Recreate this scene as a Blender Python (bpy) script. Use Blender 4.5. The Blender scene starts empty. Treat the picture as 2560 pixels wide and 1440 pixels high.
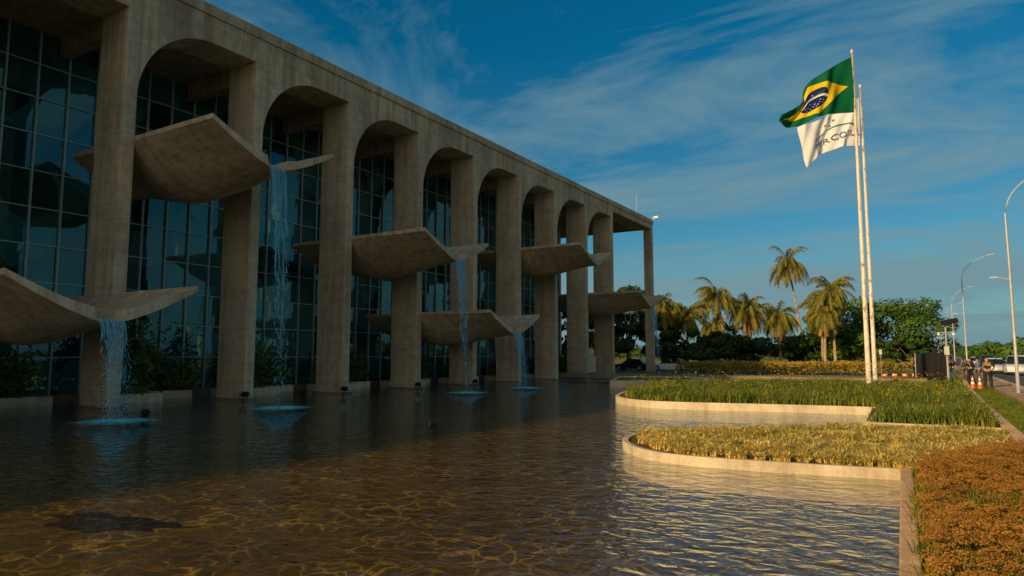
import bpy, math, random, bmesh
from mathutils import Vector, noise
R=random.Random(7)
C=bpy.context.collection
D=bpy.data
# ------------------------------------------------------------ materials
def mat(name,build):
    m=D.materials.new(name);m.use_nodes=True
    nt=m.node_tree;nt.nodes.clear()
    out=nt.nodes.new("ShaderNodeOutputMaterial")
    sh=build(nt)
    nt.links.new(sh,out.inputs[0]);return m
def N(nt,t,**k):
    n=nt.nodes.new(t)
    for a,b in k.items():
        setattr(n,a,b)
    return n
def coords(nt,scale=(1,1,1),kind="Object"):
    tc=N(nt,"ShaderNodeTexCoord");mp=N(nt,"ShaderNodeMapping");mp.inputs["Scale"].default_value=scale
    nt.links.new(tc.outputs[kind],mp.inputs[0]);return mp.outputs[0]
def noi(nt,vec,scale,detail=4,rough=.55,dist=0):
    n=N(nt,"ShaderNodeTexNoise");n.inputs["Scale"].default_value=scale;n.inputs["Detail"].default_value=detail
    n.inputs["Roughness"].default_value=rough;n.inputs["Distortion"].default_value=dist
    nt.links.new(vec,n.inputs["Vector"]);return n.outputs["Fac"]
def ramp(nt,fac,stops):
    r=N(nt,"ShaderNodeValToRGB");e=r.color_ramp.elements
    while len(e)<len(stops): e.new(.5)
    for i,(p,c) in enumerate(stops):
        e[i].position=p;e[i].color=(c[0],c[1],c[2],1)
    nt.links.new(fac,r.inputs[0]);return r.outputs[0]
def mixc(nt,a,b,fac,mode='MIX'):
    m=N(nt,"ShaderNodeMix",data_type='RGBA',blend_type=mode)
    if isinstance(fac,(int,float)): m.inputs[0].default_value=fac
    else: nt.links.new(fac,m.inputs[0])
    for s,v in ((m.inputs[6],a),(m.inputs[7],b)):
        if isinstance(v,tuple): s.default_value=(v[0],v[1],v[2],1)
        else: nt.links.new(v,s)
    return m.outputs[2]
def math_(nt,op,a,b=None,c=None):
    m=N(nt,"ShaderNodeMath",operation=op)
    for i,v in enumerate((a,b,c)):
        if v is None: continue
        if isinstance(v,(int,float)): m.inputs[i].default_value=v
        else: nt.links.new(v,m.inputs[i])
    return m.outputs[0]
def prin(nt,col,rough=.7,bump=None,bs=.3,bd=.02,metal=0,spec=.5,tint=None):
    p=N(nt,"ShaderNodeBsdfPrincipled")
    if isinstance(col,tuple): p.inputs["Base Color"].default_value=(col[0],col[1],col[2],1)
    else: nt.links.new(col,p.inputs["Base Color"])
    if isinstance(rough,(int,float)): p.inputs["Roughness"].default_value=rough
    else: nt.links.new(rough,p.inputs["Roughness"])
    p.inputs["Metallic"].default_value=metal;p.inputs["Specular IOR Level"].default_value=spec
    if tint: p.inputs["Specular Tint"].default_value=(*tint,1)
    if bump is not None:
        b=N(nt,"ShaderNodeBump");b.inputs["Strength"].default_value=bs;b.inputs["Distance"].default_value=bd
        nt.links.new(bump,b.inputs["Height"]);nt.links.new(b.outputs[0],p.inputs["Normal"])
    return p.outputs[0]
def plain(name,col,rough=.6,metal=0,var=.25,scale=6,spec=.4):
    def b(nt):
        v=coords(nt);n=noi(nt,v,scale,5)
        c=ramp(nt,n,[(.3,tuple(x*(1-var) for x in col)),(.7,tuple(min(1,x*(1+var)) for x in col))])
        return prin(nt,c,rough,n,.1,.01,metal,spec)
    return mat(name,b)
def concrete(name,col,board='z',dark=.5):
    def b(nt):
        v=coords(nt)
        big=noi(nt,v,.35,5,.6);mid=noi(nt,v,2.2,6,.65);fine=noi(nt,v,22,4,.7)
        sc=(3,3,.25) if board=='v' else ((.25,.25,9) if board=='z' else (.3,9,.3))
        bo=noi(nt,coords(nt,sc),1.0,3,.6)
        st=noi(nt,coords(nt,(2.2,2.2,.12)),1.2,4,.6)
        c=ramp(nt,big,[(.3,tuple(x*.76 for x in col)),(.55,col),(.75,tuple(min(1,x*1.18) for x in col))])
        c=mixc(nt,c,ramp(nt,mid,[(.3,(.56,.56,.56)),(.6,(1,1,1))]),.55,'MULTIPLY')
        c=mixc(nt,c,ramp(nt,bo,[(.35,(.66,.66,.66)),(.6,(1.0,1.0,1.0))]),.42,'MULTIPLY')
        c=mixc(nt,c,ramp(nt,st,[(.38,(.42,.40,.37)),(.56,(1,1,1))]),dark,'MULTIPLY')
        c=mixc(nt,c,ramp(nt,fine,[(.3,(.72,.72,.72)),(.7,(1.15,1.15,1.15))]),.65,'MULTIPLY')
        h=math_(nt,'ADD',math_(nt,'MULTIPLY',bo,.6),math_(nt,'MULTIPLY',fine,.5))
        return prin(nt,c,.9,h,.7,.03,0,.2)
    return mat(name,b)
M={}
M['conc']=concrete("board_marked_concrete",(.62,.52,.37),'z',.35)
M['bowl']=concrete("bowl_concrete",(.62,.51,.36),'y',.45)
M['fasc']=concrete("fascia_concrete",(.58,.485,.34),'z',.55)
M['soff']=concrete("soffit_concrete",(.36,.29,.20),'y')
M['kerb']=concrete("kerb_concrete",(.72,.60,.42),'x',.3)
M['wallk']=concrete("pool_wall_concrete",(.80,.52,.30),'x',.2)
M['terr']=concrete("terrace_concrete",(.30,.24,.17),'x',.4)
def leafmat(name,a,b_,scale=1.2,rough=.6,trans=.25):
    def b(nt):
        v=coords(nt);n=noi(nt,v,scale,3);n2=noi(nt,v,scale*11,2)
        f=math_(nt,'ADD',math_(nt,'MULTIPLY',n,.55),math_(nt,'MULTIPLY',n2,.45))
        c=ramp(nt,f,[(.36,a),(.62,b_)])
        s=prin(nt,c,rough,spec=.25)
        t=N(nt,"ShaderNodeBsdfTranslucent");nt.links.new(c,t.inputs[0])
        mx=N(nt,"ShaderNodeMixShader");mx.inputs[0].default_value=trans
        nt.links.new(s,mx.inputs[1]);nt.links.new(t.outputs[0],mx.inputs[2]);return mx.outputs[0]
    return mat(name,b)
M['leafdark']=leafmat("dark_foliage",(.012,.035,.008),(.05,.095,.018),.5)
M['leafarc']=leafmat("arcade_foliage",(.04,.10,.025),(.13,.20,.05),.9)
M['leafmid']=leafmat("tree_foliage",(.03,.085,.01),(.10,.18,.022),.5)
M['palm']=leafmat("palm_fronds",(.08,.11,.012),(.28,.23,.035),.8)
M['palmdead']=leafmat("dry_palm_fronds",(.30,.17,.035),(.55,.33,.08),.8)
M['grass']=leafmat("bed_grass",(.055,.12,.012),(.27,.28,.035),.7)
M['lirio']=leafmat("striped_grass",(.38,.34,.05),(.88,.66,.19),1.6)
M['sedum']=leafmat("orange_flower_heads",(.20,.090,.015),(.42,.21,.04),2.0,.8,.15)
M['sedumgreen']=leafmat("flower_stems",(.09,.12,.012),(.26,.22,.03),2.0)
M['hedge']=leafmat("golden_hedge",(.20,.15,.02),(.44,.31,.05),1.0)
M['lily']=leafmat("yellow_petals",(.7,.5,.03),(.85,.65,.05),3)
M['bark']=plain("bark",(.20,.145,.09),.9,var=.4,scale=3)
M['palmbark']=plain("palm_bark",(.36,.25,.14),.9,var=.35,scale=3)
M['alu']=plain("aluminium_frame",(.30,.41,.41),.45,.2,var=.1)
M['black']=plain("black_metal",(.015,.015,.017),.7,spec=.15)
M['stain']=plain("dark_bed_sediment",(.045,.032,.012),.95,var=.5,scale=3,spec=.05)
M['white']=plain("white_paint",(.75,.73,.68),.4,var=.05)
M['steel']=plain("galvanised_steel",(.42,.42,.40),.5,.2,var=.15)
def polem(nt):
    n=noi(nt,coords(nt,(3,3,.8)),2.5,6,.7)
    c=ramp(nt,n,[(.38,(.28,.12,.05)),(.46,(.66,.58,.46)),(.7,(.78,.72,.60))])
    return prin(nt,c,.55,n,.2,.01)
M['pole']=mat("weathered_white_pole",polem)
def glassm(nt):
    v=coords(nt);n=noi(nt,v,.35,2)
    br=N(nt,"ShaderNodeTexVoronoi");br.inputs["Scale"].default_value=.75;nt.links.new(coords(nt,(1,1,.8)),br.inputs["Vector"])
    c=ramp(nt,br.outputs["Color"],[(.2,(.003,.016,.019)),(.8,(.02,.10,.11))])
    return prin(nt,c,.03,n,.06,.05,0,1.0,(.45,.95,1.0))
M['glass']=mat("dark_reflective_glass",glassm)
def groundm(nt):
    v=coords(nt);n=noi(nt,v,.06,6,.6);n2=noi(nt,v,3,6,.7)
    c=ramp(nt,n,[(.35,(.09,.13,.02)),(.55,(.20,.19,.04)),(.7,(.27,.20,.06))])
    c=mixc(nt,c,ramp(nt,n2,[(.3,(.5,.5,.5)),(.7,(1.2,1.2,1.2))]),.7,'MULTIPLY')
    return prin(nt,c,1,n2,.8,.06,0,.1)
M['ground']=mat("lawn_ground",groundm)
def soilm(nt):
    v=coords(nt);n=noi(nt,v,6,6,.7)
    return prin(nt,ramp(nt,n,[(.3,(.07,.04,.018)),(.7,(.20,.125,.05))]),1,n,.8,.05,0,.1)
M['soil']=mat("soil",soilm)
def asph(nt):
    v=coords(nt);n=noi(nt,v,.7,6,.6);n2=noi(nt,v,60,2)
    return prin(nt,ramp(nt,math_(nt,'ADD',math_(nt,'MULTIPLY',n,.7),math_(nt,'MULTIPLY',n2,.3)),[(.3,(.04,.042,.045)),(.7,(.075,.073,.07))]),.8,n2,.3,.01)
M['asph']=mat("asphalt",asph)
M['pave']=concrete("pavement_slabs",(.50,.33,.21),'x',.2)
def bedm(nt):
    v=coords(nt);vd=N(nt,"ShaderNodeVectorMath",operation='ADD')
    nn=N(nt,"ShaderNodeTexNoise");nn.inputs["Scale"].default_value=1.1;nn.inputs["Detail"].default_value=3
    nt.links.new(v,nn.inputs["Vector"]);nt.links.new(v,vd.inputs[0]);
    sc=N(nt,"ShaderNodeVectorMath",operation='SCALE');sc.inputs[3].default_value=1.2
    nt.links.new(nn.outputs["Color"],sc.inputs[0]);nt.links.new(sc.outputs[0],vd.inputs[1])
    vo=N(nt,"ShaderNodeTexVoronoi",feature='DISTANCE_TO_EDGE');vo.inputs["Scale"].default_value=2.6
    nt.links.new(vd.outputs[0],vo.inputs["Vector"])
    n=noi(nt,v,.5,5,.6);n2=noi(nt,v,5,4,.6);n3=noi(nt,v,.9,3,.6)
    base=ramp(nt,n,[(.3,(.10,.066,.010)),(.7,(.25,.165,.024))])
    base=mixc(nt,base,ramp(nt,n2,[(.35,(.45,.42,.4)),(.65,(1,1,1))]),.8,'MULTIPLY')
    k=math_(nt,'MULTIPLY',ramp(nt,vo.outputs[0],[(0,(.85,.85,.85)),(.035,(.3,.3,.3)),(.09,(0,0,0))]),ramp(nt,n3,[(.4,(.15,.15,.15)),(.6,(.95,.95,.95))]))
    c=mixc(nt,base,(.80,.58,.16),k)  # bright caustic light veins painted into the brown bed colour
    return prin(nt,c,.8,n2,.3,.02)
M['bed']=mat("stone_bed_painted_caustics",bedm)
def waterm(nt):
    a=noi(nt,coords(nt,(1.0,1.35,1)),2.9,2,.45,.5)
    b=noi(nt,coords(nt,(1.0,1.2,1)),8,2,.5,.2)
    h=math_(nt,'ADD',math_(nt,'MULTIPLY',a,1.0),math_(nt,'MULTIPLY',b,.25))
    bu=N(nt,"ShaderNodeBump");bu.inputs["Strength"].default_value=1;bu.inputs["Distance"].default_value=.062
    nt.links.new(h,bu.inputs["Height"])
    fr=N(nt,"ShaderNodeFresnel");fr.inputs[0].default_value=1.5;nt.links.new(bu.outputs[0],fr.inputs["Normal"])
    ge=N(nt,"ShaderNodeNewGeometry")
    # from below the thin sheet only transmits daylight down to the stone bed
    fac=math_(nt,'MULTIPLY',fr.outputs[0],math_(nt,'SUBTRACT',1,ge.outputs["Backfacing"]))
    g=N(nt,"ShaderNodeBsdfGlossy");g.inputs["Roughness"].default_value=.015;g.inputs["Color"].default_value=(.78,.93,1,1);nt.links.new(bu.outputs[0],g.inputs["Normal"])
    t=N(nt,"ShaderNodeBsdfTransparent");t.inputs[0].default_value=(.70,.64,.50,1)
    mx=N(nt,"ShaderNodeMixShader");nt.links.new(fac,mx.inputs[0]);nt.links.new(t.outputs[0],mx.inputs[1]);nt.links.new(g.outputs[0],mx.inputs[2])
    return mx.outputs[0]
M['water']=mat("pool_water",waterm)
def fallm(nt):
    n=noi(nt,coords(nt,(8,8,1.2)),3,3)
    s=prin(nt,(.13,.50,.72),.25,n,.5,.02)
    t=N(nt,"ShaderNodeBsdfTransparent");mx=N(nt,"ShaderNodeMixShader")
    nt.links.new(ramp(nt,n,[(.35,(.15,.15,.15)),(.65,(.7,.7,.7))]),mx.inputs[0])
    nt.links.new(t.outputs[0],mx.inputs[1]);nt.links.new(s,mx.inputs[2]);return mx.outputs[0]
M['fall']=mat("falling_water",fallm)
def foamm(nt):
    tc=N(nt,"ShaderNodeTexCoord");ln=N(nt,"ShaderNodeVectorMath",operation='LENGTH');nt.links.new(tc.outputs["Object"],ln.inputs[0])
    n=noi(nt,tc.outputs["Object"],7,6,.75)
    s=prin(nt,(.14,.66,.80),.5,n,.9,.08)
    f=math_(nt,'SUBTRACT',math_(nt,'ADD',n,.38),math_(nt,'MULTIPLY',ln.outputs["Value"],.42))
    t=N(nt,"ShaderNodeBsdfTransparent");mx=N(nt,"ShaderNodeMixShader")
    nt.links.new(ramp(nt,f,[(.36,(0,0,0)),(.66,(.9,.9,.9))]),mx.inputs[0]);nt.links.new(t.outputs[0],mx.inputs[1]);nt.links.new(s,mx.inputs[2]);return mx.outputs[0]
M['foam']=mat("foam",foamm)
# ------------------------------------------------------------ helpers
def obj(name,verts,faces,m,parent=None,smooth=False,label=None,cat=None,kind=None,group=None,loc=None):
    me=D.meshes.new(name);me.from_pydata([tuple(v) for v in verts],[],faces)
    ms=m if isinstance(m,(list,tuple)) else [m]
    for x in ms: me.materials.append(x)
    if smooth: me.polygons.foreach_set("use_smooth",[True]*len(me.polygons))
    me.update()
    o=D.objects.new(name,me);C.objects.link(o)
    if loc: o.location=loc
    tag(o,parent,label,cat,kind,group);return o
def tag(o,parent=None,label=None,cat=None,kind=None,group=None):
    if parent: o.parent=parent
    if label: o["label"]=label
    if cat: o["category"]=cat
    if kind: o["kind"]=kind
    if group: o["group"]=group
def empty(name,loc,label,cat,group=None,rz=0):
    o=D.objects.new(name,None);o.location=loc;o.rotation_euler=(0,0,rz);o.empty_display_size=.2;C.objects.link(o)
    tag(o,None,label,cat,None,group);return o
def box(V,F,x0,x1,y0,y1,z0,z1):
    b=len(V)
    V+=[(x0,y0,z0),(x1,y0,z0),(x1,y1,z0),(x0,y1,z0),(x0,y0,z1),(x1,y0,z1),(x1,y1,z1),(x0,y1,z1)]
    F+=[(b,b+3,b+2,b+1),(b+4,b+5,b+6,b+7),(b,b+1,b+5,b+4),(b+1,b+2,b+6,b+5),(b+2,b+3,b+7,b+6),(b+3,b,b+4,b+7)]
def boxo(name,dims,m,**k):
    V=[];F=[];box(V,F,*dims);return obj(name,V,F,m,**k)
def bevel(o,w=.02,s=2):
    b=o.modifiers.new("b",'BEVEL');b.width=w;b.segments=s;b.limit_method='ANGLE'
def tube(V,F,pts,rad,n=8,cap=True):
    pts=[Vector(p) for p in pts];rings=[]
    for i,p in enumerate(pts):
        t=(pts[min(i+1,len(pts)-1)]-pts[max(i-1,0)]).normalized()
        a=t.cross(Vector((0,0,1)))
        if a.length<.1: a=t.cross(Vector((1,0,0)))
        a.normalize();b=t.cross(a);r=rad[i] if isinstance(rad,(list,tuple)) else rad
        st=len(V)
        for k in range(n):
            an=2*math.pi*k/n;V.append(tuple(p+a*math.cos(an)*r+b*math.sin(an)*r))
        rings.append(st)
    for i in range(len(rings)-1):
        for k in range(n):
            F.append((rings[i]+k,rings[i]+(k+1)%n,rings[i+1]+(k+1)%n,rings[i+1]+k))
    if cap:
        F.append(tuple(rings[0]+k for k in range(n)));F.append(tuple(rings[-1]+k for k in reversed(range(n))))
def inpoly(x,y,P):
    r=False;j=len(P)-1
    for i in range(len(P)):
        if (P[i][1]>y)!=(P[j][1]>y) and x<(P[j][0]-P[i][0])*(y-P[i][1])/(P[j][1]-P[i][1])+P[i][0]: r=not r
        j=i
    return r
def smoothpts(P,n=5):
    o=[]
    for i in range(len(P)-1):
        a=P[max(i-1,0)];b=P[i];c=P[i+1];d=P[min(i+2,len(P)-1)]
        for k in range(n):
            t=k/n
            o.append(tuple(.5*((2*b[j])+(-a[j]+c[j])*t+(2*a[j]-5*b[j]+4*c[j]-d[j])*t*t+(-a[j]+3*b[j]-3*c[j]+d[j])*t**3) for j in (0,1)))
    o.append(P[-1][:2]);return o
def kerb(name,pts,w,z0,z1,side=1,label=None,parent=None,cat="kerb",m='kerb'):
    V=[];F=[];n=len(pts)
    for i,p in enumerate(pts):
        a=pts[max(i-1,0)];b=pts[min(i+1,n-1)]
        t=Vector((b[0]-a[0],b[1]-a[1])).normalized();nn=Vector((t.y,-t.x))*w*side
        q=(p[0]+nn.x,p[1]+nn.y)
        V+=[(p[0],p[1],z0),(p[0],p[1],z1),(q[0],q[1],z1),(q[0],q[1],z0)]
    for i in range(n-1):
        for k in range(4):
            F.append((4*i+k,4*i+(k+1)%4,4*i+4+(k+1)%4,4*i+4+k))
    F+=[(0,1,2,3),(4*n-4,4*n-1,4*n-2,4*n-3)]
    o=obj(name,V,F,M[m],parent=parent,label=label,cat=cat if not parent else None)
    bm=bmesh.new();bm.from_mesh(o.data);bmesh.ops.recalc_face_normals(bm,faces=bm.faces);bm.to_mesh(o.data);bm.free()
    bevel(o,.015);return o
def flat(name,pts,z,m,**k):
    return obj(name,[(x,y,z) for x,y in pts],[tuple(range(len(pts)))],m,**k)
# ------------------------------------------------------------ setting
def land():
    X=[-3500,-70,-.2,3500];Y=[-3500,-60,66,3500];V=[(x,y,.12) for y in Y for x in X];F=[]
    for j in range(3):
        for i in range(3):
            if i==1 and j==1: continue
            F.append((j*4+i,j*4+i+1,j*4+i+5,j*4+i+4))
    b=len(V)
    V+=[(-.2,-60,-.5),(-.2,66,-.5),(-70,66,-.5)]
    F+=[(6,b,b+1,10),(10,b+1,b+2,9)]
    return obj("ground",V,F,M['ground'],kind="structure")
land()
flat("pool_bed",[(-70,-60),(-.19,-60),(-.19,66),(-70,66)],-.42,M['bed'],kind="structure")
flat("pool_water",[(-69.9,-59.9),(-.195,-59.9),(-.195,65.9),(-69.9,65.9)],0,M['water'],kind="structure")
pts=[]
for i in range(40):
    a=2*math.pi*i/40;r=.78*(1+.16*math.sin(3*a+1)+.12*math.sin(7*a)+.08*math.sin(13*a+2));pts.append((-10.3+1.25*r*math.cos(a)-.35*r*math.sin(a),5.6+.75*r*math.cos(a)*.5+.5*r*math.sin(a)))
flat("pool_bed_patch",pts,-.414,M['stain'],kind="structure")
flat("road",[(4.1,-300),(14.5,-300),(14.5,1800),(4.1,1800)],.264,M['asph'],kind="structure")
flat("opposite_road",[(24,-300),(34,-300),(34,1800),(24,1800)],.264,M['asph'],kind="structure")
flat("parking_road",[(-120,76.5),(-2,76.5),(-2,84),(-120,84)],.135,M['asph'],kind="structure")
V=[];F=[]
for i in range(70):
    for xx in (7.5,11.0):
        y=8+i*9;b=len(V);V+=[(xx,y,.269),(xx+.14,y,.269),(xx+.14,y+4,.269),(xx,y+4,.269)];F.append((b,b+1,b+2,b+3))
obj("road_lane_marking",V,F,M['white'],kind="structure")
V=[];F=[];box(V,F,2.9,3.9,-20,400,.0,.285);o=obj("pavement",V,F,M['pave'],kind="structure")
V=[];F=[];box(V,F,3.9,4.1,-20,900,0,.38);box(V,F,14.5,14.7,-20,900,0,.38);box(V,F,23.8,24.0,-20,900,0,.38);obj("road_kerb",V,F,M['kerb'],kind="structure")
# ------------------------------------------------------------ palace
PR=[14.8+6.1*(k-1) for k in range(-1,10)]
XF=-26.8
pal=empty("palace_building",(XF,30,0),"long concrete palace with half-arched colonnade and dark glass behind","building")
pal_off=Vector((XF,30,0))
def pp(o):
    o.parent=pal;o.location=o.location-pal_off;return o
PB=[(x) for x in PR]
for r in PB+[75.4]:
    w=.5;dp=2.0 if r<70 else .95
    V=[];F=[];box(V,F,XF-dp,XF+.02,r-w-.015,r+.004,-.45,17.15)
    o=obj("pillar",V,F,M['conc']);bevel(o,.03);pp(o)
    if r<70:
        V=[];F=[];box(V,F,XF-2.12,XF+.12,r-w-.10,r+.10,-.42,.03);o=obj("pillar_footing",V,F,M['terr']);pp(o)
for xx in (-38.8,-51,-63):
    V=[];F=[];box(V,F,xx-.5,xx,73.4,75.37,.2,16.7);o=obj("pillar",V,F,M['conc']);pp(o)
segs=[]
segs.append((-45,16.0));segs.append((PB[0]-.5,16.0))
for k in range(len(PB)-1):
    a=PB[k];b=PB[k+1]-.5
    segs.append((a-.5,12.4));segs.append((a,12.4))
    for i in range(1,25):
        t=3.4*(1-math.cos(math.pi/2*i/24));segs.append((a+t,12.4+3.6*math.sqrt(max(0,1-((3.4-t)/3.4)**2))))
    segs.append((b,16.0))
segs.append((PB[-1]-.5,12.4));segs.append((PB[-1]-.001,12.4));segs.append((PB[-1]-.001,16.6));segs.append((75.38,16.6))
V=[];F=[];x0,x1=XF-1.98,XF
for y,z in segs: V+=[(x1,y,z),(x1,y,17.21),(x0,y,17.21),(x0,y,z)]
for i in range(len(segs)-1):
    a=4*i;b=a+4
    F+=[(a,b,b+1,a+1),(a+2,b+2,b+3,a+3),(a,a+3,b+3,b)]
F+=[(0,1,2,3),(len(V)-4,len(V)-1,len(V)-2,len(V)-3)]
o=obj("arcade_fascia",V,F,M['fasc']);pp(o)
o=boxo("roof_coping",(XF-2.1,XF+.09,-45,75.5,17.2,17.7),M['fasc']);bevel(o,.03);pp(o)
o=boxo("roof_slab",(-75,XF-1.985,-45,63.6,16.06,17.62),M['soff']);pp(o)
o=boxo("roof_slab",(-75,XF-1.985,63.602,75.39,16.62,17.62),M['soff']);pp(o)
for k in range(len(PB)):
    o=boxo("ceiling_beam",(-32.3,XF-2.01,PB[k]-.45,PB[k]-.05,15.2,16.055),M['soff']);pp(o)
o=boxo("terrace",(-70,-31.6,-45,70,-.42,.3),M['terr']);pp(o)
V=[];F=[];XG=-32.4
yv=[];y=PB[0]-18.3
while y<62.5: yv.append(y);y+=1.22
yv.append(62.5)
zv=[.3,1.9,3.5,5.1,6.7,8.3,9.9,11.5,13.1,14.6,16.06]
for i in range(len(yv)-1):
    for j in range(len(zv)-1):
        b=len(V);t1=R.uniform(-.014,.014);t2=R.uniform(-.014,.014)
        V+=[(XG+t1,yv[i],zv[j]),(XG+t2,yv[i+1],zv[j]),(XG+t2*.5,yv[i+1],zv[j+1]),(XG+t1*-.5,yv[i],zv[j+1])];F.append((b,b+1,b+2,b+3))
g=obj("glass_wall",V,F,M['glass']);pp(g)
o=boxo("rear_glass_volume",(-68,XG-.05,-45,62.45,.3,16.0),M['glass']);pp(o)
V=[];F=[]
for y in yv: box(V,F,XG,XG+.12,y-.032,y+.032,.3,16.05)
for z in zv[1:-1]: box(V,F,XG,XG+.07,yv[0],62.5,z-.022,z+.022)
o=obj("window_frame",V,F,M['alu']);pp(o)
V=[];F=[]
for i in range(24):
    x=XG-1.3*i-.6;box(V,F,x-.03,x+.03,62.46,62.56,.3,16.0)
for z in zv[1:-1]: box(V,F,-66,XG,62.46,62.54,z-.03,z+.03)
o=obj("window_frame",V,F,M['alu']);pp(o)
V=[];F=[];tube(V,F,[(XF-.8,72.5,17.6),(XF-.8,72.5,20.2)],.03,6);o=obj("roof_antenna",V,F,M['steel']);pp(o)
V=[];F=[];tube(V,F,[(XF+.2,75.0,17.6),(XF+.2,75.0,17.95),(XF+.55,74.9,17.9)],.05,6);box(V,F,XF+.4,XF+.9,74.8,75.05,17.78,18.0);o=obj("security_camera",V,F,M['white']);pp(o)
def bowl(k,rim):
    yc=PB[k+1]-.25+3.05;L=2.92;X0=-31.4;X1=-21.6
    nx=24;nv=44
    vs=[-1+2*j/nv for j in range(nv+1)]
    vs=sorted(set([v for v in vs if abs(abs(v)-.15)>.03]+[-.165,-.14,.14,.165]))
    def zb(u,v):
        a=1-abs(u-.45)/.55 if u>.45 else 1-(.45-u)/.45
        a=max(0,a);a=a*a*(3-2*a)
        dep=1.25+.62*a; ex=1.38+.50*a
        return rim-.18-dep*(1-abs(v)**ex)*1.0
    V=[];F=[];n=len(vs)
    for top in (0,1):
        for i in range(nx+1):
            u=i/nx;x=X0+(X1-X0)*u
            for v in vs:
                z=zb(u,v)
                if top:
                    th=.18+.24*(1-abs(v));z+=th
                    if abs(v)<.15 : z=min(z,zb(u,0)+.12)
                V.append((x,yc+L*v,z))
    o1=(nx+1)*n
    for i in range(nx):
        for j in range(n-1):
            a=i*n+j;F.append((a,a+1,a+n+1,a+n));F.append((o1+a,o1+a+n,o1+a+n+1,o1+a+1))
    for j in range(n-1):
        a=nx*n+j;F.append((a,a+1,o1+a+1,o1+a));a=j;F.append((a,o1+a,o1+a+1,a+1))
    for i in range(nx):
        a=i*n;F.append((a,a+n,o1+a+n,o1+a));a=i*n+n-1;F.append((a,o1+a,o1+a+n,a+n))
    o=obj("water_bowl",V,F,M['bowl'],smooth=False);
    bm=bmesh.new();bm.from_mesh(o.data);bmesh.ops.recalc_face_normals(bm,faces=bm.faces);bm.to_mesh(o.data);bm.free()
    o.data.shade_smooth()
    try: o.data.set_sharp_from_angle(angle=math.radians(35))
    except Exception: pass
    pp(o)
    return yc,zb(1,0)+.12
def fall(yc,z0,width=.76,n=56,label="thin blue waterfall pouring from a concrete bowl into the pool"):
    f=empty("waterfall",(-21.4,yc,0),label,"waterfall","waterfalls pouring from the concrete bowls")
    V=[];F=[]
    for i in range(n):
        yy=R.uniform(-width/2,width/2);xo=R.uniform(-.08,.08);ph=R.uniform(0,6);top=R.uniform(-.03,.05)
        frac=R.choice([.25,.4,.6,.8,1,1]);segn=40;w=R.uniform(.004,.012)
        last=None
        for s in range(segn+1):
            t=s/segn
            if t>frac: break
            z=z0+top-(z0+top)*t
            xx=xo-.2+.55*math.sqrt(t)*(1+.25*math.sin(ph))+.03*math.sin(ph+t*9)
            y2=yy*(1-.3*t)+.05*math.sin(ph*2+t*7)+t*R.uniform(-.05,.05)
            if t>.15 and R.random()<.18+.5*t: last=None;continue
            ww=w*(1+.5*math.sin(ph+s))*(1.2-.4*t)
            b=len(V);V+=[(xx,y2-ww,z),(xx+ww,y2+ww,z),(xx-ww,y2+ww*.5,z)]
            if last is not None:
                a=last
                for k in range(3): F.append((a+k,a+(k+1)%3,b+(k+1)%3,b+k))
            last=b
    for i in range(1100):
        t=R.random()**.7;z=z0*(1-t);xx=-.1+.5*math.sqrt(t)+R.gauss(0,.08+.11*t);yy=R.gauss(0,.17+.12*t);s=R.uniform(.005,.013)
        b=len(V);V+=[(xx-s,yy,z),(xx+s,yy,z),(xx,yy-s,z),(xx,yy+s,z),(xx,yy,z-2.8*s),(xx,yy,z+2.8*s)]
        F+=[(b,b+2,b+5),(b+2,b+1,b+5),(b+1,b+3,b+5),(b+3,b,b+5),(b+2,b,b+4),(b+1,b+2,b+4),(b+3,b+1,b+4),(b,b+3,b+4)]
    obj("water_strands",V,F,M['fall'],parent=f)
    V=[(0,0,.07)];F=[];ns=36;nr=8
    for r in range(1,nr+1):
        for a in range(ns):
            an=2*math.pi*a/ns;q=1.4*r/nr;V.append((q*math.cos(an)*.9,q*math.sin(an),.012+.09*(1-r/nr)*R.random()))
    for a in range(ns): F.append((0,1+a,1+(a+1)%ns))
    for r in range(nr-1):
        for a in range(ns): F.append((1+r*ns+a,1+(r+1)*ns+a,1+(r+1)*ns+(a+1)%ns,1+r*ns+(a+1)%ns))
    obj("splash_foam",V,F,M['foam'],parent=f,loc=(.4,0,0))
for k,rim,wf in ((0,4.4,1),(1,10.7,1),(3,8.5,1),(4,4.65,1),(6,10.35,0),(8,7.75,1)):
    yc,zs_=bowl(k,rim)
    if wf: fall(yc,zs_)
def leaves(V,F,c,n,spread,size,droop=.3,long_=1.0):
    for i in range(n):
        p=Vector((R.gauss(0,1),R.gauss(0,1),R.gauss(0,1)));p=Vector((p.x*spread[0],p.y*spread[1],p.z*spread[2]))+Vector(c)
        if p.z<.42: p.z=.42+R.random()*.3
        d=Vector((R.uniform(-1,1),R.uniform(-1,1),R.uniform(-.6,.8))).normalized()
        e=d.cross(Vector((R.uniform(-1,1),R.uniform(-1,1),R.uniform(-1,1)))).normalized()
        s=size*R.uniform(.6,1.3);b=len(V)
        V+=[tuple(p-d*s*long_),tuple(p+e*s*.5),tuple(p+d*s*long_-Vector((0,0,droop*s))),tuple(p-e*s*.5)];F.append((b,b+1,b+2,b+3))
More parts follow.
